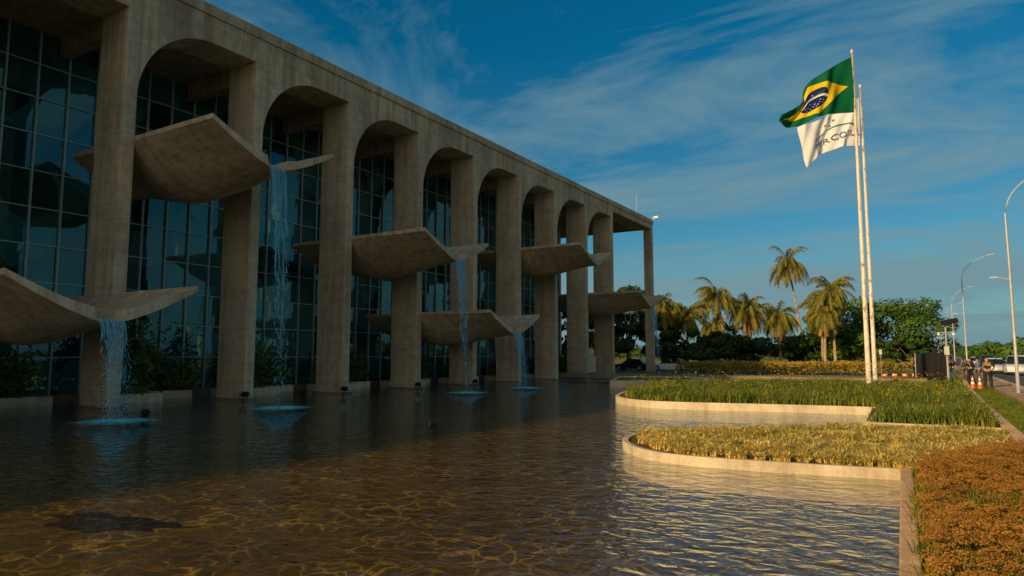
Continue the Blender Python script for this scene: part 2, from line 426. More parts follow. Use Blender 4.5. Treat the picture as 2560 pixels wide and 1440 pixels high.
for k in range(1,len(PB)-1):
    for (ya,yb,xa,xb,hm) in ((PB[k]+.3,PB[k]+2.9,-30.4,-28.7,3.0 if k<4 else 1.7),(PB[k]+3.1,PB[k]+5.3,-31.5,-30.2,1.9)):
        V=[];F=[];box(V,F,xa,xb,ya,yb,-.4,.36)
        o=obj("plant_box",V,F,M['kerb'],label="low concrete plant box standing in the pool under an arch",cat="planter",group="concrete plant boxes along the arcade");bevel(o,.02)
        V=[];F=[]
        for j in range(5):
            cy=R.uniform(ya+.3,yb-.3);hh=R.uniform(.4,1)*hm;cx=R.uniform(xa+.3,xb-.3)
            tube(V,F,[(cx,cy,.3),(cx+.1,cy+R.uniform(-.2,.2),.3+hh)],.03,4)
            leaves(V,F,(cx,cy,.4+hh*.5),200,(.30,.32,.26*hh+.1),.13,.5,1.5)
        obj("arcade_shrub",V,F,M['leafarc'],label="dense dark leafy shrub growing in a concrete plant box",cat="shrub",group="shrubs in the arcade plant boxes")
def flood(x,y,z,rz,sc=1):
    e=empty("floodlight",(x,y,z),"small black floodlight on a bracket beside the pool water","floodlight","black floodlights in the pool",rz);e.scale=(sc,)*3
    V=[];F=[];box(V,F,-.2,.2,-.12,.12,.18,.44);o=obj("lamp_housing",V,F,M['black'],parent=e);o.rotation_euler=(math.radians(-25),0,0);bevel(o,.03)
    V=[];F=[];tube(V,F,[(-.23,0,.05),(-.23,0,.34)],.02,5);tube(V,F,[(.23,0,.05),(.23,0,.34)],.02,5);tube(V,F,[(-.23,0,.05),(.23,0,.05)],.025,5);tube(V,F,[(0,0,-.42),(0,0,.05)],.04,6)
    obj("bracket",V,F,M['black'],parent=e)
for x,y in ((-26.3,26.1),(-26.3,32.2),(-26.3,20.0),(-26.3,38.3)): flood(x,y,0.02,R.uniform(-.6,.6),.8)
flood(-22.6,13.3,-.08,.4,.6)
flood(-11.9,15.3,-.05,1.3,.5)
# ------------------------------------------------------------ beds and kerbs
p1=smoothpts([(-.46,12.78),(-1.4,12.6),(-2.7,12.45),(-3.7,12.42),(-4.5,12.6),(-5.15,13.1),(-5.75,14.0),(-6.0,15.0),(-5.9,15.8),(-5.5,16.5),(-4.8,17.2),(-4.1,17.9),(-2.8,18.9),(-1.5,19.85)])
kerb("bed_kerb",p1,.13,-.42,.18,1,"pale curved concrete kerb round a striped grass bed")
flat("soil",p1+[(-.1,19.95),(-.1,12.8)],.14,M['soil'],kind="structure")
flat("soil",[(-.35,12.8),(-.1,3),(1.38,3),(1.38,19.95),(-.35,19.95)],.146,M['soil'],kind="structure")
p2a=smoothpts([(-1.62,25.95),(-2.5,25.9),(-5.3,25.5),(-8.1,25.0),(-9.6,25.3),(-10.8,26.3),(-11.7,27.8),(-12.6,31),(-13.2,35),(-13.2,39),(-12,42),(-8,44),(-2,45),(-.2,45)])
kerb("bed_kerb",p2a,.18,-.42,.27,1,"pale curved concrete kerb round a tall grass bed")
kerb("bed_kerb",[(-1.5,19.9),(-1.5,26.0)],.16,-.42,.26,1,"short straight concrete kerb at the end of a water inlet")
kerb("bed_kerb",[(-1.5,19.96),(1.38,19.96)],.18,.0,.28,-1,"straight pale concrete kerb between two planted beds")
kerb("bed_kerb",[(.09,-6),(-.12,0),(-.30,6.5),(-.485,12.78)],.17,-.42,.21,1,"long straight concrete pool wall beside orange flowers",m='wallk')
kerb("bed_kerb",[(1.4,-5),(1.42,30),(1.6,45),(2.2,70)],.24,.0,.31,1,"long brown concrete kerb beside the lawn",m='wallk')
P2=[(-1.5,20.1)]+p2a[1:]+[(1.4,45),(1.4,20.1)]
flat("soil",P2,.24,M['soil'],kind="structure")
P3=[(-17,39.5),(-13.6,41.5),(-13.6,50),(-20,48)]
kerb("bed_kerb",P3+[P3[0]],.2,-.42,.42,-1,"low straight pale planter wall standing in the pool")
flat("lawn",P3,.36,M['ground'],kind="structure")
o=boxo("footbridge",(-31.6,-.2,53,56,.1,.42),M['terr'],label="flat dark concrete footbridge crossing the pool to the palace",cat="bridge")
flat("lawn",[(-15,59),(-.1,58),(-.1,66.1),(-15,66.1)],.17,M['ground'],kind="structure")
flat("lawn",[(-8,46),(-.1,46),(-.1,52.8),(-8,52.8)],.17,M['ground'],kind="structure")
def blades(name,poly,n,h,w,lean,m,label,cat,nb=10,zb=.24,filt=None,kind="stuff",seg=3,spread=.05):
    xs=[p[0] for p in poly];ys_=[p[1] for p in poly];V=[];F=[];c=0;tr=0
    while c<n and tr<n*20:
        tr+=1
        x=R.uniform(min(xs),max(xs));y=R.uniform(min(ys_),max(ys_))
        if not inpoly(x,y,poly) or (filt and not filt(x,y)): continue
        c+=1;hs=R.uniform(.7,1.25)*(.75+.5*noise.noise(Vector((x*.6,y*.6,0)))+.25)
        for b_ in range(nb):
            an=R.uniform(0,6.28);d=Vector((math.cos(an),math.sin(an),0));s=Vector((-d.y,d.x,0))
            hh=h*hs*R.uniform(.6,1.2);ln=lean*hh*R.uniform(.3,1.3);ww=w*R.uniform(.7,1.2)
            bx=Vector((x+R.gauss(0,spread),y+R.gauss(0,spread),zb));st=len(V)
            for i in range(seg):
                t=i/seg;p=bx+d*ln*t*t+Vector((0,0,hh*(t-.35*lean*t*t*t)));k=ww*(1-.6*t)
                V.append(tuple(p-s*k));V.append(tuple(p+s*k))
            V.append(tuple(bx+d*ln*1.05+Vector((0,0,hh*(1-.38*lean)))))
            for i in range(seg-1): F.append((st+2*i,st+2*i+1,st+2*i+3,st+2*i+2))
            F.append((st+2*seg-2,st+2*seg-1,st+2*seg))
    return obj(name,V,F,m,label=label,cat=cat,kind=kind)
PG=[(-.5,12.98),(-1.4,12.8),(-2.7,12.7),(-3.6,12.7),(-4.4,12.9),(-4.95,13.35),(-5.5,14.1),(-5.75,15.0),(-5.65,15.7),(-5.3,16.3),(-4.6,17.0),(-3.9,17.7),(-2.7,18.65),(-1.4,19.6),(1.3,19.8),(1.3,15.3),(-.1,12.5)]
blades("striped_grass",PG,1150,.27,.014,1.2,M['lirio'],"yellow-green striped grass tufts filling a kerbed bed","grass",nb=22,spread=.035,zb=.14)
P2i=[(-1.3,20.3),(-1.35,26.2),(-2.5,26.3),(-5.3,25.9),(-8.1,25.4),(-9.4,25.7),(-10.5,26.7),(-11.3,28),(-12.2,31),(-12.8,35),(-12.8,39),(-11.7,41.6),(-8,43.6),(-2,44.6),(1.3,44.6),(1.3,20.3)]
blades("bed_grass",P2i,5400,.47,.018,.7,M['grass'],"tall green grass and lilies filling a kerbed bed","grass",nb=9,spread=.10)
V=[];F=[]
for i in range(600):
    x=R.uniform(-12.5,1.2);y=R.uniform(20.4,44)
    if not inpoly(x,y,P2i): continue
    z=.27+R.uniform(.42,.85)
    for k in range(6):
        an=k*1.047+R.random();d=Vector((math.cos(an),math.sin(an),.5));s=Vector((-d.y,d.x,0));p=Vector((x,y,z));b=len(V);q=.07
        V+=[tuple(p),tuple(p+d*q*.6+s*q*.3),tuple(p+d*q),tuple(p+d*q*.6-s*q*.3)];F.append((b,b+1,b+2,b+3))
obj("yellow_lilies",V,F,M['lily'],label="small yellow lilies scattered over the tall grass",cat="flower",kind="stuff")
PH=[(-.02,3),(-.24,12.2),(.2,13.3),(.8,14.4),(1.36,15.4),(1.36,3)]
blades("flower_stems",PH,2500,.32,.009,.5,M['sedumgreen'],"green stems below orange flower heads","flower bed",nb=9,spread=.05,zb=.14)
V=[];F=[]
def heads(poly,n,zlo,zhi,rad,cnt,sz):
    xs=[p[0] for p in poly];ys_=[p[1] for p in poly];c=0
    while c<n:
        x=R.uniform(min(xs),max(xs));y=R.uniform(min(ys_),max(ys_))
        if not inpoly(x,y,poly): continue
        c+=1;z=R.uniform(zlo,zhi)+.12*noise.noise(Vector((x*1.5,y*1.5,3)));r=rad*R.uniform(.6,1.25)
        for i in range(cnt):
            a=R.uniform(0,6.28);q=math.sqrt(R.random());p=Vector((x+r*q*math.cos(a),y+r*q*math.sin(a),z+r*.5*(1-q*q)+R.uniform(-.01,.01)))
            d=Vector((R.uniform(-1,1),R.uniform(-1,1),R.uniform(-.3,.7))).normalized();e=d.cross(Vector((R.uniform(-1,1),R.uniform(-1,1),.2))).normalized();s=sz*R.uniform(.6,1.4);b=len(V)
            V.extend([tuple(p-d*s),tuple(p+e*s*.7),tuple(p+d*s),tuple(p-e*s*.7)]);F.append((b,b+1,b+2,b+3))
heads(PH,3600,.36,.52,.058,42,.0080)
obj("orange_flowers",V,F,M['sedum'],label="rusty orange flower heads massed beside the pool wall",cat="flower bed",kind="stuff")
blades("verge_grass",[(1.7,16),(1.7,50),(2.85,50),(2.85,16)],3200,.10,.009,.8,M['grass'],"short lawn grass beside the pavement","grass",nb=8,zb=.12,spread=.1)
V=[];F=[]
PHG=[(-18,66.5),(-4,70),(-1.0,74),(-5,76),(-20,75),(-23,70)]
c=0
while c<9000:
    x=R.uniform(-23,-1);y=R.uniform(66,76)
    if not inpoly(x,y,PHG): continue
    c+=1;top=1.15+.25*noise.noise(Vector((x*.5,y*.5,0)))
    p=Vector((x,y,.15+top*R.random()**.35))
    d=Vector((R.uniform(-1,1),R.uniform(-1,1),R.uniform(-.3,1))).normalized();e=d.cross(Vector((R.uniform(-1,1),R.uniform(-1,1),.3))).normalized();s=R.uniform(.08,.17);b=len(V)
    V+=[tuple(p-d*s),tuple(p+e*s*.6),tuple(p+d*s),tuple(p-e*s*.6)];F.append((b,b+1,b+2,b+3))
obj("golden_hedge",V,F,M['hedge'],label="low golden clipped hedge on the lawn before the palms",cat="hedge")
# ------------------------------------------------------------ trees
def broad(x,y,h,w,m,label,n=6500,low=.25,seed=0,ls=.3):
    rr=random.Random(seed)
    t=empty("tree",(x,y,.12),label,"tree")
    V=[];F=[];fork=h*low
    tube(V,F,[(0,0,-.2),(.1,0,fork*.5),(0,.1,fork)],[h*.035,h*.028,h*.024],8)
    cl=[]
    for i in range(26):
        a=rr.uniform(0,6.28);q=math.sqrt(rr.random());zz=rr.uniform(fork*1.1,h*.93);f=math.sqrt(max(.05,1-((zz-h*.55)/(h*.48))**2))
        cl.append((Vector((q*w*.5*f*math.cos(a),q*w*.5*f*math.sin(a),zz)),rr.uniform(.10,.17)*w))
    for p,r in cl[:9]: tube(V,F,[(0,0,fork*.9),tuple(p*.5+Vector((0,0,fork*.4))),tuple(p)],[h*.016,h*.010,h*.004],5)
    obj("trunk",V,F,M['bark'],parent=t)
    V=[];F=[]
    for i in range(n):
        p,r=cl[rr.randrange(len(cl))];d=Vector((rr.gauss(0,1),rr.gauss(0,1),rr.gauss(0,1))).normalized()
        q=p+Vector((d.x*r*1.15,d.y*r*1.15,d.z*r*.7))*rr.uniform(.65,1.08)
        e=d.cross(Vector((rr.uniform(-1,1),rr.uniform(-1,1),rr.uniform(-1,1)))).normalized();g=e.cross(d+Vector((rr.uniform(-.6,.6),rr.uniform(-.6,.6),rr.uniform(-.6,.6)))).normalized()
        s=ls*rr.uniform(.5,1.2);b=len(V)
        V+=[tuple(q-e*s),tuple(q+g*s*.6),tuple(q+e*s),tuple(q-g*s*.6)];F.append((b,b+1,b+2,b+3))
    obj("crown",V,F,m,parent=t)
LB="broad dark green tree standing beyond the end of the palace"
k=0
for x,y,h,w,m in ((-4.4,125.6,10.4,16,'leafmid'),(-10.8,124,11.2,12,'leafmid'),(-15,119,6,8,'leafmid'),(-20,122,4.8,8,'leafdark'),
    (-39.5,99,12.8,9,'leafdark'),(-44,97,11.5,9,'leafdark'),(-35.5,103,9,7,'leafdark'),(-31,100,5.6,8,'leafdark'),(-26,103,5,8,'leafdark'),(-22.5,108,4.5,7,'leafdark'),(-49,93,10,9,'leafdark'),(-28.5,112,6.5,7,'leafdark'),(-9.5,117,5.0,8,'leafmid'),(-2.2,120,5.2,6,'leafdark'),(-54,92,9,9,'leafdark')):
    k+=1;broad(x,y,h,w,M[m],"rounded sunlit green tree with spreading crown on the lawn" if m=='leafmid' else LB,seed=k,n=6500 if h>7 else 3500,low=.22)
def palm(x,y,h,lean,dead,seed,r=3.0):
    rr=random.Random(seed)
    t=empty("palm_tree",(x,y,.12),"tall feathery palm with "+("hanging dry orange fronds" if dead else "green drooping fronds")+" on the lawn","palm tree","palms on the lawn")
    V=[];F=[];pts=[(lean[0]*q*q,lean[1]*q*q,h*q-.2) for q in (0,.2,.4,.6,.8,1)]
    tube(V,F,pts,[.26,.21,.19,.18,.17,.2],8);obj("trunk",V,F,M['palmbark'],parent=t)
    top=Vector((lean[0],lean[1],h-.2))
    def fronds(n,e0,e1,L,m,name,wid):
        V=[];F=[]
        for i in range(n):
            az=rr.uniform(0,6.28);el=rr.uniform(e0,e1);l=L*rr.uniform(.75,1.15);p=top+Vector((0,0,rr.uniform(-.1,.4)))
            ns=18;pr=p.copy();d=Vector((math.cos(az)*math.cos(el),math.sin(az)*math.cos(el),math.sin(el)))
            for s in range(ns):
                q=s/ns;nd=(d+Vector((0,0,-.11-.10*q))).normalized();np_=pr+nd*l/ns
                side=nd.cross(Vector((0,0,1)));
                if side.length<.05: side=Vector((1,0,0))
                side.normalize()
                b=len(V);V+=[tuple(pr+side*.035),tuple(pr-side*.035),tuple(np_-side*.02),tuple(np_+side*.02)];F.append((b,b+1,b+2,b+3))
                if s>1:
                    ll=wid*math.sin(math.pi*min(1,.12+q*.85))*rr.uniform(.8,1.1)
                    for sg in (-1,1):
                        for z_ in (0,.5):
                            bp=pr+(np_-pr)*z_;tip=bp+side*sg*ll*.62+nd*ll*.4+Vector((0,0,-ll*rr.uniform(.35,.95)))
                            b=len(V);V+=[tuple(bp),tuple(bp+nd*.13),tuple(tip)];F.append((b,b+1,b+2))
                pr=np_;d=nd
        obj(name,V,F,m,parent=t)
    fronds(48,-.35,1.35,r*1.5,M['palm'],"crown",1.15)
    if dead: fronds(24,-1.4,-.5,r*1.3,M['palmdead'],"dry_fronds",.7)
pl=[(-18.1,123.7,17.3,(-1.8,-1),0,3.3),(-26.7,106.7,10.8,(-1,0),0,3.4),(-23.4,108.7,9.0,(-.1,0),1,3.2),(-19.5,111.1,8.0,(0,0),1,2.8),(-31.7,103.7,7.9,(.2,0),0,3.1),(-11.7,110,11.2,(-.4,0),0,3.1),(-13.8,113.4,9.2,(.2,0),1,3.0),(-34.8,101.8,9.4,(0,0),0,3.1),(-33.6,126,7.2,(0,0),0,2.5),(-39.3,122.5,9.5,(0,0),0,2.8),(-12.9,108.5,8.0,(.3,0),1,2.5)]
for i,(x,y,h,l,d,r) in enumerate(pl): palm(x,y,h,l,d,50+i,r)
def hills():
    V=[];F=[];n=120
    for r,(d,hh) in enumerate(((900,0),(1500,14),(2300,34),(3000,40))):
        for i in range(n+1):
            a=math.radians(-50+110*i/n);z=.1+hh*(.75+.5*noise.noise(Vector((i*.09,r*.4,1))))if hh else 0.05
            V.append((-d*math.sin(a),d*math.cos(a),z))
    for r in range(3):
        for i in range(n):
            a=r*(n+1)+i;F.append((a,a+1,a+n+2,a+n+1))
    obj("hills",V,F,M['hillm'],smooth=True,kind="structure")
def hm(nt):
    v=coords(nt);n=noi(nt,v,.02,6,.7);n2=noi(nt,v,.15,3,.7)
    c=ramp(nt,n,[(.35,(.045,.07,.045)),(.6,(.10,.11,.06)),(.72,(.26,.20,.15))])
    return prin(nt,c,1,n2,1,3,0,.05)
M['hillm']=mat("distant_hill",hm)
hills()
def wood(name,pts,m,label):
    V=[];F=[]
    for (x,y,h,w) in pts:
        for i in range(260):
            d=Vector((R.gauss(0,1),R.gauss(0,1),R.gauss(0,1))).normalized();s=R.uniform(.35,.8)
            q=Vector((x,y,.3+h*.5))+Vector((d.x*w*.5,d.y*w*.5,d.z*h*.5))*R.uniform(.7,1.05)
            e=d.cross(Vector((R.uniform(-1,1),R.uniform(-1,1),R.uniform(-1,1)))).normalized();g=e.cross(d).normalized();b=len(V)
            V+=[tuple(q-e*s),tuple(q+g*s*.7),tuple(q+e*s),tuple(q-g*s*.7)];F.append((b,b+1,b+2,b+3))
    obj(name,V,F,m,label=label,cat="trees",kind="stuff")
pts=[]
for i in range(46):
    y=R.uniform(200,520);x=R.uniform(16,22)+ (0 if R.random()<.5 else R.uniform(20,70));pts.append((x,y,R.uniform(4,7),R.uniform(6,10)))
for i in range(60):
    y=R.uniform(260,420);x=R.uniform(-140,-3);pts.append((x,y,R.uniform(5,8.5),R.uniform(8,14)))
for i in range(30):
    y=R.uniform(110,200);x=R.uniform(38,70);pts.append((x,y,R.uniform(4,6),R.uniform(6,9)))
wood("distant_wood",pts,M['leafmid'],"distant belt of green trees along the avenue")
# ------------------------------------------------------------ flags
Hd=Vector((-.8536,-.521,0));Nn=Vector((-.521,.8536,0))
def interp(P,u):
    n=len(P)-1;x=u*n;i=min(int(x),n-1);t=x-i
    a=P[max(i-1,0)];b=P[i];c=P[i+1];d=P[min(i+2,n)]
    return tuple(.5*((2*b[j])+(-a[j]+c[j])*t+(2*a[j]-5*b[j]+4*c[j]-d[j])*t*t+(-a[j]+3*b[j]-3*c[j]+d[j])*t**3) for j in (0,1))
def flagsurf(org,T,B,sx,sz,amp,ph,squash=0):
    def S(u,v,off=0):
        a=interp(T,u);b=interp(B,u)
        w=(amp*math.sin(ph+u*9+v*1.8)+amp*.5*math.sin(ph*2+u*17-v*3)+amp*.3*math.sin(u*31+v*9))*min(1,u*3)
        px=a[0]*v+b[0]*(1-v);pz=a[1]*v+b[1]*(1-v)
        px+=squash*math.sin(ph+u*13+v*4)*min(1,u*4)*min(1,(1-u)*4)
        pz+=4.0*math.sin(u*11+v*5+ph)*min(1,u*2)*v*(1-v)
        return Vector(org)+Hd*(-px*sx)+Vector((0,0,pz*sz))+Nn*(w+off)
    return S
def flagmesh(name,S,m,parent,off):
    V=[];F=[];nu,nv=90,50;
    for i in range(nu+1):
        for j in range(nv+1): V.append(S(i/nu,j/nv)-off)
    for i in range(nu):
        for j in range(nv):
            a=i*(nv+1)+j;F.append((a,a+1,a+nv+2,a+nv+1))
    o=obj(name,V,F,m,parent=parent,smooth=True)
    uv=o.data.uv_layers.new(name="UVMap")
    for l in o.data.loops:
        vi=l.vertex_index;uv.data[l.index].uv=((vi//(nv+1))/nu,(vi%(nv+1))/nv)
    return o
def decal(name,txt,S,m,parent,off,u0,u1,v0,v1):
    cu=D.curves.new("t","FONT");cu.body=txt;cu.size=1;cu.resolution_u=3
    to=D.objects.new("t",cu);C.objects.link(to);bpy.context.view_layer.update()
    me=D.meshes.new_from_object(to.evaluated_get(bpy.context.evaluated_depsgraph_get()))
    D.objects.remove(to)
    bm=bmesh.new();bm.from_mesh(me)
    xs=[v.co.x for v in bm.verts];ys_=[v.co.y for v in bm.verts];ax,bx,ay,by=min(xs),max(xs),min(ys_),max(ys_)
    for v in bm.verts:
        a=(v.co.x-ax)/(bx-ax);b=(v.co.y-ay)/(by-ay)
        v.co=S(u0+(u1-u0)*a,v0+(v1-v0)*b,-.05)-off
    bm.to_mesh(me);bm.free();me.name=name;me.materials.clear();me.materials.append(m)
    o=D.objects.new(name,me);C.objects.link(o);o.parent=parent;return o
def cloth(nt,c):
    s=prin(nt,c,.75,spec=.2);t=N(nt,"ShaderNodeBsdfTranslucent")
    if isinstance(c,tuple): t.inputs[0].default_value=(*c,1)
    else: nt.links.new(c,t.inputs[0])
    mx=N(nt,"ShaderNodeMixShader");mx.inputs[0].default_value=.25;nt.links.new(s,mx.inputs[1]);nt.links.new(t.outputs[0],mx.inputs[2]);return mx.outputs[0]
def brazil(nt):
    tc=N(nt,"ShaderNodeTexCoord");sp=N(nt,"ShaderNodeSeparateXYZ");nt.links.new(tc.outputs["UV"],sp.inputs[0])
    x=math_(nt,'MULTIPLY',math_(nt,'SUBTRACT',sp.outputs[0],.5),20);y=math_(nt,'MULTIPLY',math_(nt,'SUBTRACT',sp.outputs[1],.5),14)
    x=math_(nt,'MULTIPLY',x,-1)
    dm=math_(nt,'LESS_THAN',math_(nt,'ADD',math_(nt,'DIVIDE',math_(nt,'ABSOLUTE',x),8.7),math_(nt,'DIVIDE',math_(nt,'ABSOLUTE',y),5.8)),1)
    rr=math_(nt,'SQRT',math_(nt,'ADD',math_(nt,'MULTIPLY',x,x),math_(nt,'MULTIPLY',y,y)))
    disc=math_(nt,'LESS_THAN',rr,3.4)
    x2=math_(nt,'ADD',x,2);y2=math_(nt,'ADD',y,7)
    r2=math_(nt,'SQRT',math_(nt,'ADD',math_(nt,'MULTIPLY',x2,x2),math_(nt,'MULTIPLY',y2,y2)))
    band=math_(nt,'MULTIPLY',math_(nt,'MULTIPLY',math_(nt,'GREATER_THAN',r2,7.8),math_(nt,'LESS_THAN',r2,8.45)),disc)
    stars=None
    for sx,sy,sr in ((-2.4,-.3,.13),(-1.6,-1.2,.16),(-.8,-.6,.12),(0,-1.6,.14),(.5,-2.3,.16),(0,-2.7,.12),(-.5,-2.2,.13),(1.3,-1.0,.12),(2,-1.5,.16),(2.5,-.9,.12),(1.7,-2.2,.13),(-1.2,-2.4,.12),(.4,1.9,.14),(1.0,-1.7,.1),(-2.0,-2.0,.1)):
        dx=math_(nt,'SUBTRACT',x,sx);dy=math_(nt,'SUBTRACT',y,sy)
        q=math_(nt,'LESS_THAN',math_(nt,'SQRT',math_(nt,'ADD',math_(nt,'MULTIPLY',dx,dx),math_(nt,'MULTIPLY',dy,dy))),sr)
        stars=q if stars is None else math_(nt,'MAXIMUM',stars,q)
    c=mixc(nt,(.0,.12,.045),(.80,.55,.01),dm);c=mixc(nt,c,(.005,.015,.10),disc);c=mixc(nt,c,(.75,.75,.75),math_(nt,'MAXIMUM',band,stars))
    return cloth(nt,c)
M['brazil']=mat("green_yellow_flag_cloth",brazil)
M['wflag']=mat("white_flag_cloth",lambda nt:cloth(nt,(.82,.84,.86)))
M['navy']=plain("navy_print",(.07,.08,.13),.7);M['greenp']=plain("green_print",(.03,.20,.08),.7)
def flagpole(x,y,h,label,s=1):
    e=empty("flagpole",(x,y,.2),label,"flagpole","flagpoles in the grass bed")
    V=[];F=[];tube(V,F,[(0,0,-.1),(0,0,h*.4),(0,0,h*.75),(0,0,h)],[.125*s,.10*s,.075*s,.045*s],14);obj("pole_shaft",V,F,M['pole'],parent=e,smooth=True)
    V=[];F=[];tube(V,F,[(0,0,h),(0,0,h+.12),(0,0,h+.24)],[.05,.09,.02],10);obj("finial",V,F,M['pole'],parent=e)
    V=[];F=[];tube(V,F,[(.12,-.12,1.2),(.09,-.09,h*.6),(.06,-.06,h-.1)],.01,4);tube(V,F,[(0,0,0),(0,0,.25)],.22,12);obj("halyard",V,F,M['steel'],parent=e)
flagpole(-2.77,40.48,18.35,"tall weathered white flagpole flying the national flag")
flagpole(-3.02,49.65,19.6,"weathered white flagpole flying a white flag",1.05)
org=Vector((-2.82,40.38,18.3))
S1=flagsurf(org,[(0,0),(-40,-20),(-78,-44),(-110,-68),(-124,-106),(-154,-134),(-186,-148)],[(5,-139),(-30,-142),(-60,-146),(-92,-154),(-130,-170),(-163,-174),(-193,-166)],.0217,.0223,.24,.6,2)
f1=empty("national_flag",tuple(org),"green flag with yellow diamond and blue disc flying from a pole","flag")
flagmesh("flag_cloth",S1,M['brazil'],f1,org)
decal("motto_lettering","ORDEM E PROGRESSO",S1,M['greenp'],f1,org,.645,.375,.56,.595)
org2=Vector((-3.10,49.55,19.1))
S2=flagsurf(org2,[(0,0),(-35,-16),(-78,-40),(-118,-62),(-158,-74)],[(-4,-120),(-38,-122),(-75,-130),(-110,-147),(-143,-176)],.0265,.0273,.19,2.2,3)
f2=empty("white_flag",tuple(org2),"white flag with green arc, stars and dark lettering on a pole","flag")
flagmesh("flag_cloth",S2,M['wflag'],f2,org2)
decal("flag_lettering","MERCOSUL",S2,M['navy'],f2,org2,.78,.02,.22,.37)
V=[];F=[]
for i in range(31):
    q=i/30;u=.80-.68*q;v=.45+.13*math.sin(q*math.pi);V+=[S2(u,v-.008,-.05)-org2,S2(u,v+.018,-.05)-org2]
for i in range(30): F.append((2*i,2*i+1,2*i+3,2*i+2))
obj("flag_arc",V,F,M['greenp'],parent=f2)
for (su,sv) in ((.50,.86),(.41,.76),(.58,.74),(.48,.66)):
    V=[];F=[]
    for i in range(10):
        r=(.034 if i%2==0 else .014);an=math.pi/2+i*math.pi/5;V.append(S2(su+r*math.cos(an)*.75,sv+r*math.sin(an),-.05)-org2)
    F.append(tuple(range(0,10)))
    obj("flag_star",V,F,M['navy'],parent=f2)
# ------------------------------------------------------------ street lamps
def lamp_src(y,label="tall curved grey street lamp beside the pavement"):
    e=empty("street_lamp",(3.4,y,.28),label,"street lamp","street lamps along the avenue")
    V=[];F=[];pts=[(0,0,0),(0,0,3),(0,0,6),(-.02,0,8.3)]
    for i in range(1,9):
        a=math.pi/2*i/8*.80;pts.append((2.7*(1-math.cos(a)),0,8.3+2.1*math.sin(a)))
    tube(V,F,pts,[.075,.065,.05,.04]+[.028]*8,10);obj("lamp_post",V,F,M['steel'],parent=e,smooth=True)
    V=[];F=[];x=pts[-1][0];z=pts[-1][2];box(V,F,-.05,.6,-.09,.09,-.02,.04);o=obj("lamp_head",V,F,M['steel'],parent=e,loc=(x,0,z));o.rotation_euler=(0,math.radians(-14),0);bevel(o,.015)
    V=[];F=[];tube(V,F,[(0,0,5.2),(-.5,0,5.35)],.02,6);box(V,F,-.8,-.45,-.07,.07,5.31,5.37);obj("lower_lamp",V,F,M['steel'],parent=e)
    return e
l0=lamp_src(38.8)
for i in range(1,9):
    n=l0.copy();n.location.y+=i*32.5;n.location.x-=.6;C.objects.link(n)
    for ch in l0.children:
        c2=ch.copy();c2.parent=n;C.objects.link(c2)
e=empty("camera_pole",(1.1,57.7,.12),"grey pole carrying a solar panel and security cameras","camera pole")
V=[];F=[];tube(V,F,[(0,0,0),(0,0,4.2)],[.07,.05],8);tube(V,F,[(-.5,0,3.5),(.5,0,3.5)],.03,6);obj("pole_shaft",V,F,M['steel'],parent=e)
V=[];F=[];box(V,F,-.55,.55,-.4,.4,-.02,.02);o=obj("solar_panel",V,F,M['black'],parent=e,loc=(0.25,0,4.25));o.rotation_euler=(math.radians(25),math.radians(-12),0)
for sx in (-.45,.45):
    V=[];F=[];box(V,F,sx-.07,sx+.07,-.25,.1,3.3,3.44);obj("camera",V,F,M['white'],parent=e)
V=[];F=[];box(V,F,-.15,.15,-.18,-.06,1.9,2.5);obj("control_box",V,F,M['steel'],parent=e)
e=empty("sign_post",(-3.3,62,.15),"thin grey post with a small grey sign","sign");V=[];F=[];tube(V,F,[(0,0,0),(0,0,2.3)],.02,6);obj("post",V,F,M['steel'],parent=e);V=[];F=[];box(V,F,-.1,.1,-.04,-.02,1.9,2.3);obj("sign_plate",V,F,M['steel'],parent=e)
e=empty("notice_board",(-28.6,61.6,.0),"white notice board leaning on a stand by the arcade","notice board",rz=math.radians(15))
o=boxo("board_panel",(-.55,.55,-.03,.03,.35,1.9),M['white'],parent=e);o.rotation_euler=(math.radians(-10),0,0)
V=[];F=[];tube(V,F,[(-.45,.05,-.3),(-.4,.1,1.2)],.03,5);tube(V,F,[(.45,.05,-.3),(.4,.1,1.2)],.03,5);tube(V,F,[(0,.7,-.3),(0,.15,1.4)],.03,5);obj("stand_leg",V,F,M['steel'],parent=e)
V=[];F=[]
for i in range(9): box(V,F,-.4,R.uniform(.1,.42),-.045,-.032,.6+i*.13,.63+i*.13)
o=obj("board_lettering",V,F,M['steel'],parent=e);o.rotation_euler=(math.radians(-10),0,0)
e=empty("black_canopy",(.1,59,.12),"black fabric booth on a metal frame beside the pavement","booth")
V=[];F=[];n=14
for i in range(n+1):
    x=-.95+1.9*i/n;V+=[(x,-.6+.05*math.sin(i*2.1),0.02),(x,-.6+.03*math.sin(i*2.1),1.95)]
for i in range(n): F.append((2*i,2*i+2,2*i+3,2*i+1))
for sx in (.95,-.95):
    b=len(V)
    for i in range(n+1):
        y=-.6+1.4*i/n;V+=[(sx+.04*math.sin(i*1.7),y,.02),(sx,y,1.95)]
    for i in range(n): F.append((b+2*i,b+2*i+2,b+2*i+3,b+2*i+1))
b=len(V);V+=[(-1,-.62,1.95),(1,-.62,1.95),(1,.82,2.05),(-1,.82,2.05)];F.append((b,b+1,b+2,b+3))
obj("fabric_panel",V,F,M['black'],parent=e)
V=[];F=[]
for sx in (-.98,.98):
    for sy in (-.63,.83): tube(V,F,[(sx,sy,0),(sx,sy,2.02)],.025,5)
obj("frame_post",V,F,M['steel'],parent=e)
M['orange']=plain("orange_plastic",(.75,.13,.02),.5,var=.05)
